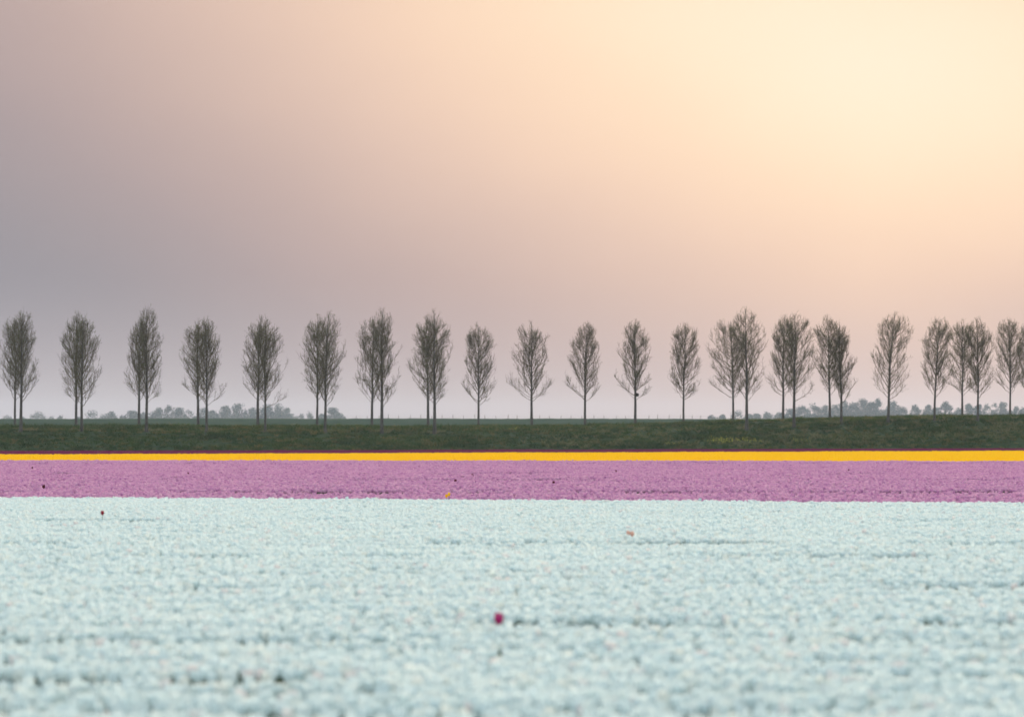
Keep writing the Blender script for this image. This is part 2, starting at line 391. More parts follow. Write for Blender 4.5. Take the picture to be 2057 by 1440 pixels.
def slim_tree(seed, px, base_py, top_py, xl, xr, Y, label, lean=0.0, dens=1.0):
    X = px2x(px, Y); Z = float(bank_z(X, Y)) - 0.05
    s = Y / F; H = py2z(top_py, Y) - Z; lean += random.Random(seed).uniform(-0.16, 0.16)
    root = empty('bare_tree', (X, Y, Z)); tag(root, label, 'tree', 'slim bare trees along the grass bank')
    (lead, lr), (B1, R1), (B2, R2), (B3, R3), (bv, bt) = grow(seed, H, max(0.9, (px - xl) * s), max(0.9, (xr - px) * s), lean, dens)
    g = Geo(); V, T = tubes(lead[None], lr[None], 9); g.add(V, T); tr = g.build('trunk', [M_BARK], root, smooth=True)
    g = Geo(); V, T = tubes(B1, R1, 4); g.add(V, T); g.build('limbs', [M_TWIG], root, smooth=True)
    g = Geo(); V, T = tubes(B2, R2, 3); g.add(V, T); V, T = tubes(B3, R3, 3); g.add(V, T)
    cr = g.build('crown', [M_TWIG], root); tag(cr, kind='stuff')
    g = Geo(); g.add(bv, bt); b = g.build('young_leaves', [M_BUD], cr); tag(b, kind='stuff')
    return root

YB = 486.0
ORD = ['first', 'second', 'third', 'fourth', 'fifth', 'sixth', 'seventh', 'eighth', 'ninth', 'tenth', 'eleventh', 'twelfth', 'thirteenth', 'fourteenth', 'fifteenth', 'sixteenth', 'seventeenth', 'eighteenth', 'nineteenth', 'twentieth', 'twenty-first', 'twenty-second', 'twenty-third', 'twenty-fourth', 'twenty-fifth', 'twenty-sixth', 'twenty-seventh', 'twenty-eighth', 'twenty-ninth', 'thirtieth', 'thirty-first', 'thirty-second', 'thirty-third', 'thirty-fourth', 'thirty-fifth']
# (trunk column, foot row, top row, crown left, crown right, row depth, lean, label)
PAIRS = [((30, 632, -3, 62), (42, 619, 8, 80)), ((153, 624, 114, 184), (164, 630, 130, 202)), ((279, 640, 243, 310), (294, 614, 262, 334)),
         ((398, 641, 361, 432), (415, 637, 378, 452)), ((518, 631, 483, 552), (533, 643, 502, 577)), ((637, 632, 598, 672), (653, 626, 618, 689)),
         ((747, 634, 709, 782), (767, 619, 733, 801)), ((860, 640, 819, 895), (873, 621, 838, 918))]
seed = 100
for i, (b, f) in enumerate(PAIRS):
    o = ORD[i]
    slim_tree(seed, b[0], 857, b[1], b[2], b[3], YB, f'left, farther trunk of the {o} tree pair from the left edge', dens=0.93); seed += 1
    slim_tree(seed, f[0], 867, f[1], f[2], f[3], YF, f'right, nearer trunk of the {o} tree pair from the left edge', dens=0.93); seed += 1
SING = [(961, 647, 928, 998, 'first of five evenly spaced single bare trees, right after the last pair'),
        (1068, 645, 1030, 1103, 'second of the five single bare trees, crown bulging to the right'),
        (1175, 645, 1136, 1205, 'third of the five single bare trees, slim pointed crown'),
        (1276, 641, 1246, 1306, 'fourth of the five single bare trees, narrow crown holding a dark nest'),
        (1373, 646, 1337, 1412, 'fifth of the five single bare trees, beside the tall right hand pair')]
for px, tp, xl, xr, lab in SING:
    slim_tree(seed, px, 855, tp, px - (px - xl) * 1.12, px + (xr - px) * 1.12, YB, lab, dens=0.96); seed += 1
RIGHT = [(1473, 638, 1424, 1508, YB, 0, 'left tree of the tall pair above the yellow weeds'), (1500, 617, 1462, 1541, YF, 0, 'tallest right hand tree, standing nearest above the yellow weeds'),
         (1573, 631, 1538, 1612, YB, 0.25, 'left tree of the second pair right of the single trees'), (1595, 627, 1566, 1640, YF, -0.2, 'right tree of the second pair, with a kinked trunk'),
         (1667, 633, 1629, 1700, YB, -0.15, 'left tree of the third pair right of the single trees'), (1690, 645, 1660, 1722, YF, 0, 'right, shorter tree of the third pair right of the single trees'),
         (1784, 625, 1748, 1832, YF, 0.65, 'lone bare tree leaning right with a pointed top'), (1877, 635, 1834, 1918, YF, 0.2, 'bare tree with broad low crown between the leaning tree and the far right group'),
         (1933, 641, 1893, 1968, YB, 0, 'left tree of the close pair near the right edge'), (1964, 635, 1934, 2004, YF, 0.1, 'right tree of the close pair near the right edge'),
         (2029, 636, 1991, 2064, YB, 0.1, 'last tree with its trunk in view at the right edge'), (2068, 643, 2040, 2110, YF, 0, 'tree cut off by the right edge, only its crown showing')]
for px, tp, xl, xr, Y, lean, lab in RIGHT:
    slim_tree(seed, px, 850, tp, xl, xr, Y, lab, lean=lean, dens=0.92); seed += 1
# nest in the fourth single tree: a ball of crossed sticks
rg = np.random.default_rng(77); nn = 120
d = unit(rg.normal(0, 1, (nn, 3))) * np.array([1, 1, 0.75]); q = unit(np.cross(d, rg.normal(0, 1, (nn, 3))))
c = d * 0.10; Pn = np.stack([c - q * 0.16, c * 1.1, c + q * 0.16], 1)
g = Geo(); V, T = tubes(Pn, np.full((nn, 3), 0.010), 3); g.add(V, T)
nest = g.build('bird_nest', [M_NEST]); nest.location = (px2x(1280, YB), YB - 0.1, py2z(793, YB))
tag(nest, 'dark ball of twigs low in the fourth single bare tree', 'nest')

# ------------------------------------------------------------------ fence on the far dike
fence = empty('wire_fence', (0, YD, 0)); tag(fence, 'thin post and wire fence along the top of the far dike', 'fence')
pv = np.array([(sx * 0.034, sy * 0.034, z) for z in (-0.3, 0.68) for sx, sy in ((-1, -1), (1, -1), (1, 1), (-1, 1))] + [(0, 0, 0.73)], float)
pf = [(0, 1, 5), (0, 5, 4), (1, 2, 6), (1, 6, 5), (2, 3, 7), (2, 7, 6), (3, 0, 4), (3, 4, 7), (4, 5, 8), (5, 6, 8), (6, 7, 8), (7, 4, 8)]
post0 = None; rr = random.Random(4); wires = []
for i, px in enumerate(np.arange(694, 1440, 21.7)):
    x = px2x(px + rr.uniform(-2.5, 2.5), YD)
    if post0 is None: po = post0 = mesh_obj('post', pv, pf, M_POST, fence)
    else:
        po = post0.copy(); col.objects.link(po); po.parent = fence
    po.location = (x, 0.6, 4.66 + 0.08 * float(fbm1(np.array([x * 0.05]), 8)[0])); po.rotation_euler = (rr.uniform(-.06, .06), rr.uniform(-.08, .08), rr.uniform(0, 1)); po.scale = (1, 1, rr.uniform(0.72, 1.15))
    wires.append((x, 0.6, 4.66))
W = np.array(wires)
for h in (0.3, 0.55):
    V, T = tubes((W + np.array([0, 0, h]))[None], np.full((1, len(W)), 0.006), 3)
    mesh_obj('wire', V, T, M_WIRE, fence)

# ------------------------------------------------------------------ far hazy trees beyond the dike
YW = 3300.0
def far_tree(seed, px, top, hw, label, sparse=False, Y=YW):
    rg = np.random.default_rng(seed); s = Y / F
    X = px2x(px, Y); H = py2z(top, Y); r = hw * s * 1.3
    root = empty('far_tree', (X, Y, 0)); tag(root, label, 'tree', 'hazy trees on the horizon')
    zt = np.linspace(-0.3, H * 0.7, 5); lead = np.stack([np.cumsum(rg.normal(0, .1, 5)), np.zeros(5), zt], -1)[None]
    g = Geo(); V, T = tubes(lead, np.linspace(0.45, 0.15, 5)[None], 6); g.add(V, T)
    nl = 9; az = rg.uniform(0, 6.28, nl); z0 = rg.uniform(0.3, 0.65, nl) * H
    P0 = np.stack([np.zeros(nl), np.zeros(nl), z0], -1); P2 = np.stack([np.cos(az) * r * .75, np.sin(az) * r * .75, np.minimum(z0 + H * rg.uniform(.15, .35, nl), H * .95)], -1)
    V, T = tubes(bez(P0, (P0 + P2) / 2 + np.array([0, 0, -0.4]), P2, 4), np.tile(np.linspace(.16, .05, 4), (nl, 1)), 4); g.add(V, T)
    g.build('trunk', [M_TWIG], root, smooth=True)
    # leaf clumps: lumps spread over an uneven crown
    n_l = 34; cz = rg.uniform(0.18, 0.92, n_l) * H; ca = rg.uniform(0, 6.28, n_l)
    cr = r * np.sqrt(rg.uniform(0, 1, n_l)) * np.interp(cz / H, [0.15, 0.4, 0.6, 0.8, 1], [0.85, 1.0, 0.9, 0.6, 0.05])
    C = np.stack([np.cos(ca) * cr, np.sin(ca) * cr, cz], -1); C[0] = (rg.normal(0, r * .1), 0, H * 0.92)
    n = 1300 if sparse else 3000
    i = rg.integers(0, n_l, n); rad = np.minimum(rg.uniform(0.26, 0.46, n_l) * r, H * 0.15)
    d = unit(rg.normal(0, 1, (n, 3))) * (rg.uniform(0.0, 1.0, (n, 1)) ** 0.5) * rad[i][:, None]
    c = C[i] + d; c[:, 2] = np.clip(c[:, 2], 0.05 * H, H)
    # low skirt of scrub
    m = n // 2; sk = np.stack([rg.uniform(-r * 1.15, r * 1.15, m), rg.uniform(-2, 2, m), H * 0.7 * rg.uniform(0.0, 1, m) ** 0.7], -1); c = np.concatenate([c, sk]); n += m
    a = unit(rg.normal(0, 1, (n, 3))); b = unit(np.cross(a, rg.normal(0, 1, (n, 3)))); q = rg.uniform(0.25, 0.62, (n, 1)) * (0.8 if sparse else 1.0)
    bv = np.stack([c - a * q, c + b * q * .7, c + a * q, c - b * q * .7], 1).reshape(-1, 3); k = np.arange(n) * 4
    g = Geo(); g.add(bv, np.concatenate([np.stack([k, k + 1, k + 2], -1), np.stack([k, k + 2, k + 3], -1)]))
    cw = g.build('crown', [M_FAR], root); tag(cw, kind='stuff')
LEFT_FAR = [(13, 834, 13, 1), (43, 837, 12, 1), (77, 826, 17, 1), (103, 836, 10, 1), (125, 834, 11, 1), (155, 837, 11, 1), (184, 824, 15, 1), (207, 832, 12, 1), (224, 827, 15, 0), (247, 834, 11, 0), (266, 825, 15, 0), (291, 828, 12, 0), (316, 819, 19, 0), (339, 813, 12, 1), (359, 819, 15, 0), (380, 823, 12, 1),
            (408, 818, 14, 0), (428, 824, 12, 0), (452, 814, 14, 0), (479, 810, 17, 0), (507, 819, 14, 0), (534, 812, 19, 0), (561, 811, 20, 0), (578, 819, 14, 0), (605, 830, 10, 1), (620, 826, 11, 1), (646, 831, 11, 0), (669, 819, 17, 0), (682, 829, 12, 0)]
RIGHT_FAR = [(1429, 834, 11, 0), (1450, 833, 12, 0), (1481, 824, 15, 1), (1502, 832, 12, 0), (1520, 831, 12, 0), (1542, 827, 14, 0), (1565, 828, 13, 0), (1589, 821, 15, 0), (1612, 814, 16, 0), (1636, 810, 16, 0), (1655, 813, 15, 0), (1676, 812, 16, 0), (1697, 804, 17, 0), (1715, 807, 15, 0), (1734, 800, 16, 0),
             (1751, 806, 14, 0), (1765, 798, 14, 0), (1794, 803, 15, 0), (1814, 816, 14, 0), (1839, 812, 13, 0), (1863, 811, 12, 0), (1880, 818, 12, 0), (1898, 805, 16, 0), (1925, 819, 14, 0), (1948, 810, 15, 0), (1967, 812, 13, 0), (1983, 807, 10, 1), (1997, 807, 10, 1), (2014, 805, 12, 0), (2040, 816, 14, 0), (2056, 818, 12, 0)]
for i, (px, tp, hw, sp) in enumerate(LEFT_FAR):
    look = 'airy' if sp else 'rounded'
    far_tree(500 + i, px, tp, hw, f'{look} hazy distant tree, {ORD[i]} from the left in the left hand tree line', sp, YW + (i * 37) % 110)
for i, (px, tp, hw, sp) in enumerate(RIGHT_FAR):
    look = 'airy' if sp else 'rounded'
    far_tree(600 + i, px, tp, hw, f'{look} hazy distant tree, {ORD[i]} from the left in the right hand wood', sp, YW + (i * 37) % 110)

# ------------------------------------------------------------------ tulips
def petal(az, H, r0, rmax, rtop, wid, nv=4, tip=0.5, roll=0.0):
    """one cupped petal: columns -1,0,1 by nv+1 rows"""
    V = []
    for j in range(nv + 1):
        t = j / nv
        r = r0 + (rmax - r0) * math.sin(min(t / 0.5, 1) * math.pi / 2) + (rtop - rmax) * max(0, (t - 0.5) / 0.5) ** 1.5
        w = wid * (0.35 + 0.65 * math.sin(min(t / 0.55, 1) * math.pi / 2)) * (1 - tip * max(0, (t - 0.55) / 0.45) ** 2)
        for k in (-1, 0, 1):
            a = az + k * w + roll * t * 0.2
            rr_ = r * (1.0 if k == 0 else 0.96)
            z = H * t - (0.10 * H * max(0, (t - 0.6) / 0.4) if k else 0)
            V.append((math.cos(a) * rr_, math.sin(a) * rr_, z))
    T = []
    for j in range(nv):
        for k in range(2):
            a = j * 3 + k; T += [(a, a + 1, a + 4), (a, a + 4, a + 3)]
    return V, T

def bloom_geo(rg, open_, nv=4):
    g = Geo(); H = rg.uniform(0.062, 0.076); rm = rg.uniform(0.026, 0.032); rt = rm * (0.62 + 0.75 * open_)
    a0 = rg.uniform(0, 6.28)
    for k in range(6):
        inner = k % 2
        V, T = petal(a0 + k * math.pi / 3 + rg.uniform(-.1, .1), H * (0.97 if inner else 1.0) * rg.uniform(.93, 1.05), 0.004, rm * (0.9 if inner else 1.0), rt * rg.uniform(.85, 1.2) * (0.88 if inner else 1), 0.62, nv, roll=rg.uniform(-1, 1))
        g.add(V, T)
    return g
def stem_geo(rg, top):
    P = np.array([[(0, 0, 0), (rg.uniform(-.006, .006), rg.uniform(-.006, .006), top * .5), (0, 0, top + 0.004)]], float)
    V, T = tubes(P, np.array([[.0045, .004, .0038]]), 4); g = Geo(); g.add(V, T); return g
def leaf_geo(rg, az, L, top):
    n = 5; V = []; o = rg.uniform(0.05, 0.10)
    for j in range(n + 1):
        t = j / n; rr_ = 0.006 + o * t ** 1.6; z = top * L * (t - 0.22 * t ** 3); w = 0.02 * math.sin(math.pi * min(0.12 + 0.88 * t, 1.0)) + 0.002
        cx, cy = math.cos(az), math.sin(az)
        for k in (-1, 1): V.append((cx * (rr_ + .004 * abs(k)) - cy * w * k, cy * rr_ + cx * w * k, z))
    T = []
    for j in range(n): a = j * 2; T += [(a, a + 1, a + 3), (a, a + 3, a + 2)]
    g = Geo(); g.add(V, T); return g

STEM = 0.345
def merge(dst, g, M3, off, m):
    V, T, _ = g.arrays(); dst.add(V @ np.asarray(M3).T + np.asarray(off), T, m)
def rotz(a): c, s = math.cos(a), math.sin(a); return np.array([[c, -s, 0], [s, c, 0], [0, 0, 1]])
def tilt(ax, ay):
    cx, sx, cy, sy = math.cos(ax), math.sin(ax), math.cos(ay), math.sin(ay)
    return np.array([[1, 0, 0], [0, cx, -sx], [0, sx, cx]]) @ np.array([[cy, 0, sy], [0, 1, 0], [-sy, 0, cy]])

def make_sources(cname, petal_mat, seed, n_single, n_patch, psize=(0.8, 0.6), per=24, nv_patch=2):
    c = bpy.data.collections.new(cname); rg = random.Random(seed)
    for k in range(n_single):
        g = Geo(); I = np.eye(3)
        merge(g, bloom_geo(rg, [0.1, 0.35, 0.6, 0.2, 0.85, 0.45][k % 6]), tilt(rg.uniform(-.15, .15), rg.uniform(-.15, .15)), (0, 0, STEM), 0)
        merge(g, stem_geo(rg, STEM), I, (0, 0, 0), 1)
        for q in range(3): merge(g, leaf_geo(rg, q * 2.1 + rg.uniform(-.4, .4), rg.uniform(.7, .98), STEM), I, (0, 0, 0), 2)
        o = g.build(f'tulip_source_{k:02d}', [petal_mat, M_STEM, M_TLEAF], link=False, smooth=True); c.objects.link(o)
    for k in range(n_patch):
        g = Geo(); tints = []
        for q in range(per):
            s = rg.uniform(.88, 1.1); hz = rg.uniform(.88, 1.1)
            off = np.array([(rg.random() - .5) * psize[0], (rg.random() - .5) * psize[1], 0]); n0 = g.n
            Rm = rotz(rg.uniform(0, 6.28)) @ tilt(rg.uniform(-.15, .15), rg.uniform(-.15, .15)) * s
            merge(g, bloom_geo(rg, rg.choice([.1, .3, .5, .8]), nv_patch), Rm, off + (0, 0, STEM * hz), 0)
            merge(g, stem_geo(rg, STEM * hz), np.eye(3), off, 1)
            for z in range(2): merge(g, leaf_geo(rg, rg.uniform(0, 6.28), rg.uniform(.7, .95), STEM * hz), np.eye(3), off, 2)
            tints += [rg.random()] * (g.n - n0)
        o = g.build(f'tulip_source_{n_single + k:02d}', [petal_mat, M_STEM, M_TLEAF], link=False, smooth=True); c.objects.link(o)
        at = o.data.attributes.new('tint', 'FLOAT', 'POINT'); at.data.foreach_set('value', np.array(tints, np.float32))
    return c

def instancer_tree(name, coll):
    nt = bpy.data.node_groups.new(name, 'GeometryNodeTree')
    nt.interface.new_socket('Geometry', in_out='INPUT', socket_type='NodeSocketGeometry')
    nt.interface.new_socket('Geometry', in_out='OUTPUT', socket_type='NodeSocketGeometry')
    N = nt.nodes.new; L = nt.links.new
    gi, go = N('NodeGroupInput'), N('NodeGroupOutput')
    ci = N('GeometryNodeCollectionInfo'); ci.inputs['Collection'].default_value = coll
    ci.inputs['Separate Children'].default_value = True; ci.inputs['Reset Children'].default_value = True
    ip = N('GeometryNodeInstanceOnPoints'); ip.inputs['Pick Instance'].default_value = True
    def attr(n, t):
        a = N('GeometryNodeInputNamedAttribute'); a.data_type = t; a.inputs['Name'].default_value = n
        return [o for o in a.outputs if o.enabled and o.name == 'Attribute'][0]
    L(gi.outputs[0], ip.inputs['Points']); L(ci.outputs[0], ip.inputs['Instance'])
    L(attr('variant', 'INT'), ip.inputs['Instance Index']); L(attr('rot', 'FLOAT_VECTOR'), ip.inputs['Rotation']); L(attr('scl', 'FLOAT_VECTOR'), ip.inputs['Scale'])
    L(ip.outputs[0], go.inputs[0])
    return nt

def scatter(name, coll, P, variant, rot, scl, label, cat):
    me = bpy.data.meshes.new(name); n = len(P)
    me.vertices.add(n); me.vertices.foreach_set('co', np.asarray(P, np.float32).ravel())
    a = me.attributes.new('variant', 'INT', 'POINT'); a.data.foreach_set('value', np.asarray(variant, np.int32))
    a = me.attributes.new('rot', 'FLOAT_VECTOR', 'POINT'); a.data.foreach_set('vector', np.asarray(rot, np.float32).ravel())
    a = me.attributes.new('scl', 'FLOAT_VECTOR', 'POINT'); a.data.foreach_set('vector', np.asarray(scl, np.float32).ravel())
    o = bpy.data.objects.new(name, me); col.objects.link(o)
    md = o.modifiers.new('scatter', 'NODES'); md.node_group = instancer_tree(name + '_scatter', coll)
    return tag(o, label, cat, kind='stuff')

def line(p, q): return lambda X: p[1] + (X - p[0]) * (q[1] - p[1]) / (q[0] - p[0])
TOPH = CAMZ - 0.42
def edge(yl, yr):
    Dl, Dr = TOPH * F / (yl - HY), TOPH * F / (yr - HY)
    return line((px2x(0, Dl), Dl), (px2x(2057, Dr), Dr))
E_WL, E_LY, E_YM, E_MB = edge(997, 1008), edge(924.6, 926.6), edge(913, 905.6), edge(906.3, 900.6)

def beds(Y0, Y1, lo, hi, dx, dyr, rg, jit=0.35):
    ys = np.arange(Y0, Y1, dyr); out = []
    for y in ys:
        h = 0.1051 * y * 1.10 + 1.2
        xs = np.arange(-h, h, dx) + rg.uniform(0, dx)
        p = np.stack([xs, np.full(len(xs), y)], -1); p += rg.uniform(-jit, jit, p.shape) * np.array([dx, dyr]); out.append(p)
    P = np.concatenate(out)
    k = np.ones(len(P), bool)
    if lo is not None: k &= P[:, 1] >= lo(P[:, 0])
    if hi is not None: k &= P[:, 1] < hi(P[:, 0])
    return P[k]

def stand(P, rg, gaps, thin, sig=0.045, bed=None, cut=(0.7, 0.87)):
    """keep mask and height factor: gap lines run along the beds, thin patches anywhere"""
    X, Y = P[:, 0], P[:, 1]
    keep = rg.uniform(0, 1, len(P)) > 0.03
    low = np.zeros(len(P), bool)
    for (row, wid, amt, sd) in gaps:
        D = TOPH * F / (row - HY)
        d = np.abs(Y - D - 0.25 * fbm1(X * 0.3, sd))
        g = (d < wid * (0.6 + 0.8 * np.abs(fbm1(X * 0.8, sd + 1)))) & (fbm1(X * thin[1], sd + 2, 3) > amt)
        keep &= ~(g & (rg.uniform(0, 1, len(P)) < cut[0])); low |= g
    wave = 0.0
    if bed:                                              # narrow walking gaps between the beds
        k = np.floor(Y / bed[0]); inb = (Y - k * bed[0]) < bed[1]
        g = inb & (fbm2(X * bed[2], k * 3.7, 65, 3) > bed[3]); keep &= ~(g & (rg.uniform(0, 1, len(P)) < 0.4)); low |= g
        wave = 0.014 * np.cos((Y / bed[0] - 0.65) * 2 * np.pi) * (1 + 0.6 * fbm1(X * 0.4, 66))
    keep &= fbm2(X * 1.1, Y * 0.55, 60, 3) > -thin[0]
    hf = 1 + (0.05 if sig > 0.03 else 0.03) * fbm2(X * 0.8, Y * 0.4, 61, 3) + rg.normal(0, sig, len(P)) + wave
    return keep, np.where(low, hf * cut[1], hf)

WHITE = make_sources('white_tulip_sources', M_WHITE, 1, 6, 0)
LILAC = make_sources('lilac_tulip_sources', M_LILAC, 2, 6, 6)
YELLOW = make_sources('yellow_tulip_sources', M_YELLOW, 3, 0, 6)
MAROON = make_sources('maroon_tulip_sources', M_MAROON, 4, 0, 6)

rg = np.random.default_rng(11)
# white field
P = beds(17.2, 90, None, E_WL, 0.086, 0.098, rg)
keep, hf = stand(P, rg, [(1434, 0.22, 0.25, 31), (1358, 0.4, 0.02, 32), (1278, 0.5, -0.12, 33), (1243, 0.4, -0.02, 34), (1172, 0.5, 0.08, 35), (1112, 0.6, 0.2, 36), (1086, 0.9, 0.0, 37), (1042, 1.0, 0.15, 38)], (0.72, 0.55), 0.024, (1.45, 0.42, 0.5, -0.12))
P, hf = P[keep], hf[keep]
n = len(P)
rot = np.stack([rg.normal(0, .07, n), rg.normal(0, .07, n), rg.uniform(0, 6.28, n)], -1); s = rg.uniform(.82, 1.02, n)
scl = np.stack([s, s, hf], -1); var = rg.integers(0, 6, n)
# the 300 blooms that show largest stand as plants of their own
py = HY + (CAMZ - 0.38 * hf) / P[:, 1] * F; pxx = CX + P[:, 0] / P[:, 1] * F
cand = np.where((py < 1436) & (pxx > 4) & (pxx < 2053))[0]
near = cand[np.argsort(P[cand, 1])[:300]]
rest = np.ones(n, bool); rest[near] = False
scatter('white_tulips', WHITE, np.c_[P[rest], np.zeros(rest.sum())], var[rest], rot[rest], scl[rest], 'dense field of pale white tulips filling the foreground', 'tulips')

rg2 = random.Random(21); parts = []
for k in range(6):
    b = bloom_geo(rg2, [0.1, 0.35, 0.6, 0.2, 0.85, 0.45][k]).build('bloom', [M_WHITE], smooth=True, link=False).data
    st = stem_geo(rg2, STEM).build('stem', [M_STEM], smooth=True, link=False).data
    lv = [leaf_geo(rg2, q * 2.1 + rg2.uniform(-.4, .4), rg2.uniform(.7, .98), STEM).build('leaf', [M_TLEAF], smooth=True, link=False).data for q in range(3)]
    parts.append((b, st, lv))
for o in [o for o in bpy.data.objects if o.users_collection == () and o.name.split('.')[0] in ('bloom', 'stem', 'leaf')]: bpy.data.objects.remove(o)
def part(name, data, parent):
    o = bpy.data.objects.new(name, data); col.objects.link(o); o.parent = parent; return o
def tulip(loc, k, rot, scl, data=None, stem_scale=1.0):
    root = empty('tulip', loc); root.rotation_euler = rot; root.scale = scl
    b, st, lv = parts[k]
    bl = part('bloom', data or b, root); bl.location = (0, 0, STEM)
    part('stem', st, root)
    for m in lv: part('leaf', m, root)
    return root
for i in near:
    t = tulip((P[i, 0], P[i, 1], 0), int(var[i]), tuple(rot[i]), tuple(scl[i]))
    tag(t, 'white tulip bloom in the blurred front rows along the bottom edge', 'tulip', 'white tulips of the front rows')

# lilac field: single plants near, clumps of plants farther off
Pn = beds(72, 125, E_WL, None, 0.135, 0.15, rg); Pn = Pn[Pn[:, 1] < 125]
Pf = beds(125, 222, None, E_LY, 0.62, 0.45, rg)
gl = [(986, 2.8, -0.25, 41), (1000, 0.6, 0.1, 42), (977, 1.6, 0.15, 43), (963, 2.0, 0.12, 44), (951, 2.8, 0.18, 45), (931, 4.0, -0.2, 46)]
kn, hn = stand(Pn, rg, gl, (0.55, 0.35), 0.05, cut=(0.93, 0.7)); kf, hfar = stand(Pf, rg, gl, (0.6, 0.2), 0.05, cut=(0.93, 0.7))
Pn, hn, Pf, hfar = Pn[kn], hn[kn], Pf[kf], hfar[kf]
n1, n2 = len(Pn), len(Pf)
rot = np.concatenate([np.stack([rg.normal(0, .07, n1), rg.normal(0, .07, n1), rg.uniform(0, 6.28, n1)], -1), np.stack([np.zeros(n2), np.zeros(n2), rg.integers(0, 2, n2) * np.pi], -1)])
s = rg.uniform(.9, 1.12, n1)
scl = np.concatenate([np.stack([s, s, hn], -1), np.stack([np.ones(n2), np.ones(n2), 1 + (hfar - 1) * 0.8], -1)])
scatter('lilac_tulips', LILAC, np.c_[np.concatenate([Pn, Pf]), np.zeros(n1 + n2)], np.concatenate([rg.integers(0, 6, n1), rg.integers(6, 12, n2)]), rot, scl, 'broad band of lilac pink tulips behind the white ones', 'tulips')
for nm, coll, lo, hi, y0, y1, lab in (('yellow_tulips', YELLOW, E_LY, E_YM, 200, 400, 'bright yellow strip of tulips behind the lilac band'),
                                     ('maroon_tulips', MAROON, E_YM, E_MB, 280, 447, 'thin dark maroon strip of tulips at the foot of the bank')):
    Pf = beds(y0, y1, lo, hi, 0.62, 0.45, rg); m = len(Pf)
    scl = np.stack([np.ones(m), np.ones(m), 1 + 0.05 * fbm1(Pf[:, 0] * 0.25, 71) + rg.normal(0, .03, m)], -1)
    scatter(nm, coll, np.c_[Pf, np.zeros(m)], rg.integers(0, 6, m), np.stack([np.zeros(m), np.zeros(m), rg.integers(0, 2, m) * np.pi], -1), scl, lab, 'tulips')

# stray tulips of another colour, each one alone among the rest
def stray(px, py, Y, mat, label, size=1.0, k=0, group=None):
    rr2 = random.Random(int(px * 7 + py)); zc = py2z(py, Y)
    hz = (zc - 0.035 * size) / STEM
    b = bloom_geo(rr2, 0.15).build('bloom', [mat], smooth=True, link=False)
    root = empty('tulip', (px2x(px, Y), Y, 0)); tag(root, label, 'tulip', group)
    part('bloom', b.data, root); ob = root.children[0]; ob.location = (0, 0, STEM * hz); ob.scale = (size * .95, size * .95, size * 1.12)
    bpy.data.objects.remove(b)
    st = part('stem', parts[k][1], root); st.scale = (1, 1, hz)
    for m in parts[k][2]: part('leaf', m, root).scale = (1, 1, hz * .95)
def on_top(py): return 1.10 * F / (py - HY)
stray(1002.5, 1243, 29.0, M_MAGENTA, 'single magenta tulip standing tall in the white field near the bottom centre', 1.03)
stray(206, 1030, 66.0, M_RED, 'small red tulip at the far left of the white field', 0.95)
stray(1262, 1071, 55.0, M_PEACH, 'left bloom of two salmon tulips in the white field right of centre', 0.85)
stray(1270, 1073, 55.2, M_PEACH, 'right bloom of two salmon tulips in the white field right of centre', 0.85)
stray(897, 996, 87.0, M_YELLOW, 'left orange yellow tulip at the front edge of the lilac band', 1.0)
stray(902, 993, 87.3, M_YELLOW, 'right orange yellow tulip at the front edge of the lilac band', 1.0)
DARK = [(915, 966, 'dark red tulip in the lilac band straight above the orange yellow blooms'), (949, 955, 'dark red tulip in the lilac band a little right of and above another one'),
        (1237, 946, 'dark red tulip high in the lilac band below the nest tree'), (1112, 969, 'dark red tulip midway up the lilac band, below the second single tree'),
        (1705, 945, 'dark red tulip in the lilac band below the third right hand pair'), (88, 978, 'dark red tulip low in the lilac band near the left edge'),
        (65, 940, 'dark red tulip high in the lilac band near the left edge'), (378, 951, 'dark red tulip in the lilac band below the fourth tree pair')]
for px, py, lab in DARK:
    stray(px, py, on_top(py), M_DKRED, lab, 1.15)

# ------------------------------------------------------------------ grass, weeds and yellow flowering plants on the bank
def tuft_source(name, coll, mats, seed, nb, h, spread, flowers=0):
    rg = np.random.default_rng(seed); g = Geo()
    a = rg.uniform(0, 6.28, nb); r = spread * np.sqrt(rg.uniform(0, 1, nb)); b0 = np.stack([np.cos(a) * r, np.sin(a) * r, np.full(nb, -0.03)], -1)
    ln = unit(np.c_[np.cos(a) * .5 + rg.normal(0, .35, nb), np.sin(a) * .5 + rg.normal(0, .35, nb), np.full(nb, 1.0)]); hh = h * rg.uniform(.5, 1.1, nb)[:, None]
    w = rg.uniform(.008, .02, (nb, 1)); sd = unit(np.cross(ln, rg.normal(0, 1, (nb, 3))))
    mid = b0 + ln * hh * .55; tip = b0 + ln * hh + np.c_[np.cos(a), np.sin(a), np.zeros(nb)] * hh * .25
    V = np.stack([b0 - sd * w, b0 + sd * w, mid + sd * w * .8, mid - sd * w * .8, tip], 1).reshape(-1, 3); k = np.arange(nb) * 5
    g.add(V, np.concatenate([np.stack([k, k + 1, k + 2], -1), np.stack([k, k + 2, k + 3], -1), np.stack([k + 3, k + 2, k + 4], -1)]), 0)
    if flowers:
        i = rg.integers(0, nb, flowers); c = tip[i] + rg.normal(0, .04, (flowers, 3)); q = rg.uniform(.018, .035, (flowers, 1))
        e = unit(rg.normal(0, 1, (flowers, 3))); f = unit(np.cross(e, rg.normal(0, 1, (flowers, 3))))
        V = np.stack([c - e * q, c + f * q, c + e * q, c - f * q], 1).reshape(-1, 3); k = np.arange(flowers) * 4
        g.add(V, np.concatenate([np.stack([k, k + 1, k + 2], -1), np.stack([k, k + 2, k + 3], -1)]), 1)
    o = g.build(name, mats, link=coll is None)
    if coll: coll.objects.link(o)
    return o
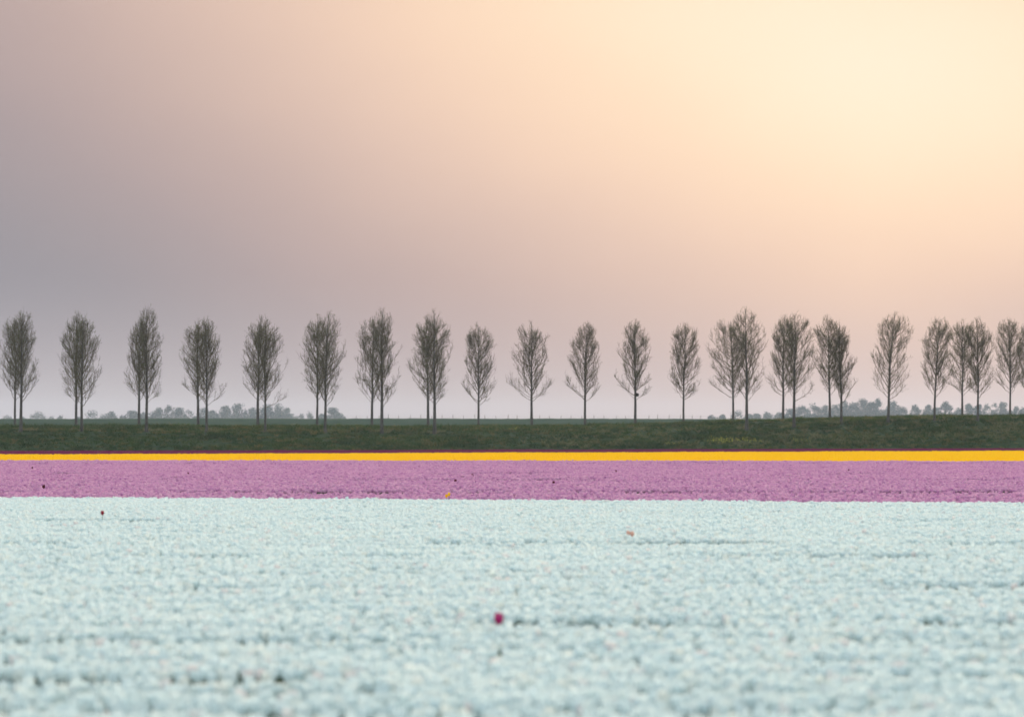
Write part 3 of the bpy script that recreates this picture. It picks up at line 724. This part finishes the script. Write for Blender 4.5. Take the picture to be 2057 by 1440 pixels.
gc = bpy.data.collections.new('grass_sources')
for k in range(4): tuft_source(f'tuft_source_{k}', gc, [M_GRASS], 30 + k, 46, 0.26 + .05 * k, 0.22)
rg = np.random.default_rng(13)
m = 26000; Xg = rg.uniform(-60, 60, m); Yg = rg.uniform(450.5, 487, m)
k = fbm2(Xg * 0.25, Yg * 0.4, 90, 3) + rg.uniform(-.5, .6, m) > -0.1; 
feet = np.array([px2x(f[0], YF) for b, f in PAIRS] + [px2x(r[0], YF) for r in RIGHT if r[4] == YF])
k &= ~((np.abs(Xg[:, None] - feet[None]).min(1) < 0.38) & (Yg > 463) & (Yg < 469)); Xg, Yg = Xg[k], Yg[k]; m = len(Xg)
s = rg.uniform(.55, 1.25, m) * (1 + .45 * fbm2(Xg * .15, Yg * .3, 91, 2))
scatter('grass_tufts', gc, np.c_[Xg, Yg, bank_z(Xg, Yg)], rg.integers(0, 4, m), np.c_[np.zeros(m), np.zeros(m), rg.uniform(0, 6.28, m)], np.c_[s, s, s * rg.uniform(.7, 1.2, m)], 'rough dark grass covering the slope of the bank', 'grass')
wc = bpy.data.collections.new('weed_sources')
for k in range(3): tuft_source(f'weed_source_{k}', wc, [M_WEED], 50 + k, 30, 0.45 + .1 * k, 0.16)
# dry weeds: along the foot of the bank right of centre, round the feet of the front trees, near the right edge
Xw, Yw = [], []
for px, sx, yy, sy, cnt in [(1165, 45, 456, 1.6, 46), (1640, 60, 460, 2, 60), (1770, 50, 457, 2, 60), (1960, 50, 459, 3, 70), (2020, 28, 463, 2.5, 60), (1520, 120, 455, 1.5, 90), (1250, 90, 464, 5, 60), (1800, 140, 466, 6, 90)] + \
        [(f[0] + d, 5, 468.6, 0.5, 7) for b, f in PAIRS for d in (-9, 9)] + [(1500 + d, 4, 468.6, .5, 7) for d in (-8, 8, 87, 104, 183, 198)]:
    Xw += list(px2x(rg.normal(px, sx, cnt), 460)); Yw += list(np.clip(rg.normal(yy, sy, cnt), 451.5, 480))
Xw, Yw = np.array(Xw), np.array(Yw); m = len(Xw); s = rg.uniform(.5, 1.2, m)
scatter('dry_weeds', wc, np.c_[Xw, Yw, bank_z(Xw, Yw)], rg.integers(0, 3, m), np.c_[np.zeros(m), np.zeros(m), rg.uniform(0, 6.28, m)], np.c_[s, s, s], 'pale dry weeds scattered along the bank', 'weeds')
RAPE = [(1428, 455.2, .9), (1436, 455.6, 1.2), (1446, 455.0, 1.0), (1455, 456.0, 1.25), (1463, 455.2, 1.1), (1472, 455.8, 1.0), (1497, 455.0, 1.05), (1505, 455.5, 1.1), (1523, 455.2, .8), (1600, 455.5, .85), (1619, 455.0, .8), (1346, 454.5, .75), (1358, 454.2, .65), (1030, 470, .7)]
src = [tuft_source('rapeseed_tmp', None, [M_GRASS, M_RAPE], 70 + k, 26, 0.62, 0.24, 48) for k in range(3)]
def split_part(o, idx, name):
    V = np.array([v.co[:] for v in o.data.vertices]); T = np.array([p.vertices[:] for p in o.data.polygons if p.material_index == idx])
    used, inv = np.unique(T.ravel(), return_inverse=True)
    q = mesh_obj(name, V[used], inv.reshape(-1, 3), [M_GRASS, M_RAPE][idx], link=False); d = q.data; bpy.data.objects.remove(q); return d
rdat = [(split_part(o, 0, 'stalks'), split_part(o, 1, 'blossom')) for o in src]
for o in src: bpy.data.objects.remove(o)
for i, (px, yy, s) in enumerate(RAPE):
    x = px2x(px, yy); r = empty('yellow_flowering_plant', (x, yy, float(bank_z(x, yy)))); r.scale = (s, s, s); r.rotation_euler = (0, 0, i * 1.7)
    part('stalks', rdat[i % 3][0], r); part('blossom', rdat[i % 3][1], r)
    if i < 9: tag(r, f'yellow flowering weed, {ORD[i]} from the left in the clump below the tall right hand pair', 'weed', 'yellow weeds in the clump')
    elif i < 11: tag(r, ['left', 'right'][i - 9] + ' of two small yellow weeds below the kinked trunk', 'weed')
    elif i < 13: tag(r, ['left', 'right'][i - 11] + ' of two small yellow weeds below the fifth single tree', 'weed')
    else: tag(r, 'small yellow green weed on the bank crest right of the first single tree', 'weed')

# ------------------------------------------------------------------ haze: even, thin air round camera and scene
hx, y0, y1, z0, z1 = 1950.0, -350.0, 4650.0, -1.1, 32.0
hv = [(sx * hx, y, z) for z in (z0, z1) for sx, y in ((-1, y0), (1, y0), (1, y1), (-1, y1))]
hf_ = [(3, 2, 1, 0), (4, 5, 6, 7), (0, 1, 5, 4), (1, 2, 6, 5), (2, 3, 7, 6), (3, 0, 4, 7)]
m, nt, out = new_mat('thin_haze')
pvn = nt.nodes.new('ShaderNodeVolumePrincipled'); pvn.inputs['Color'].default_value = (0.53, 0.65, 0.85, 1)
pvn.inputs['Density'].default_value = 0.000065; pvn.inputs['Anisotropy'].default_value = 0.5
nt.links.new(pvn.outputs[0], out.inputs['Volume'])
tag(mesh_obj('haze', hv, hf_, m), kind='stuff')
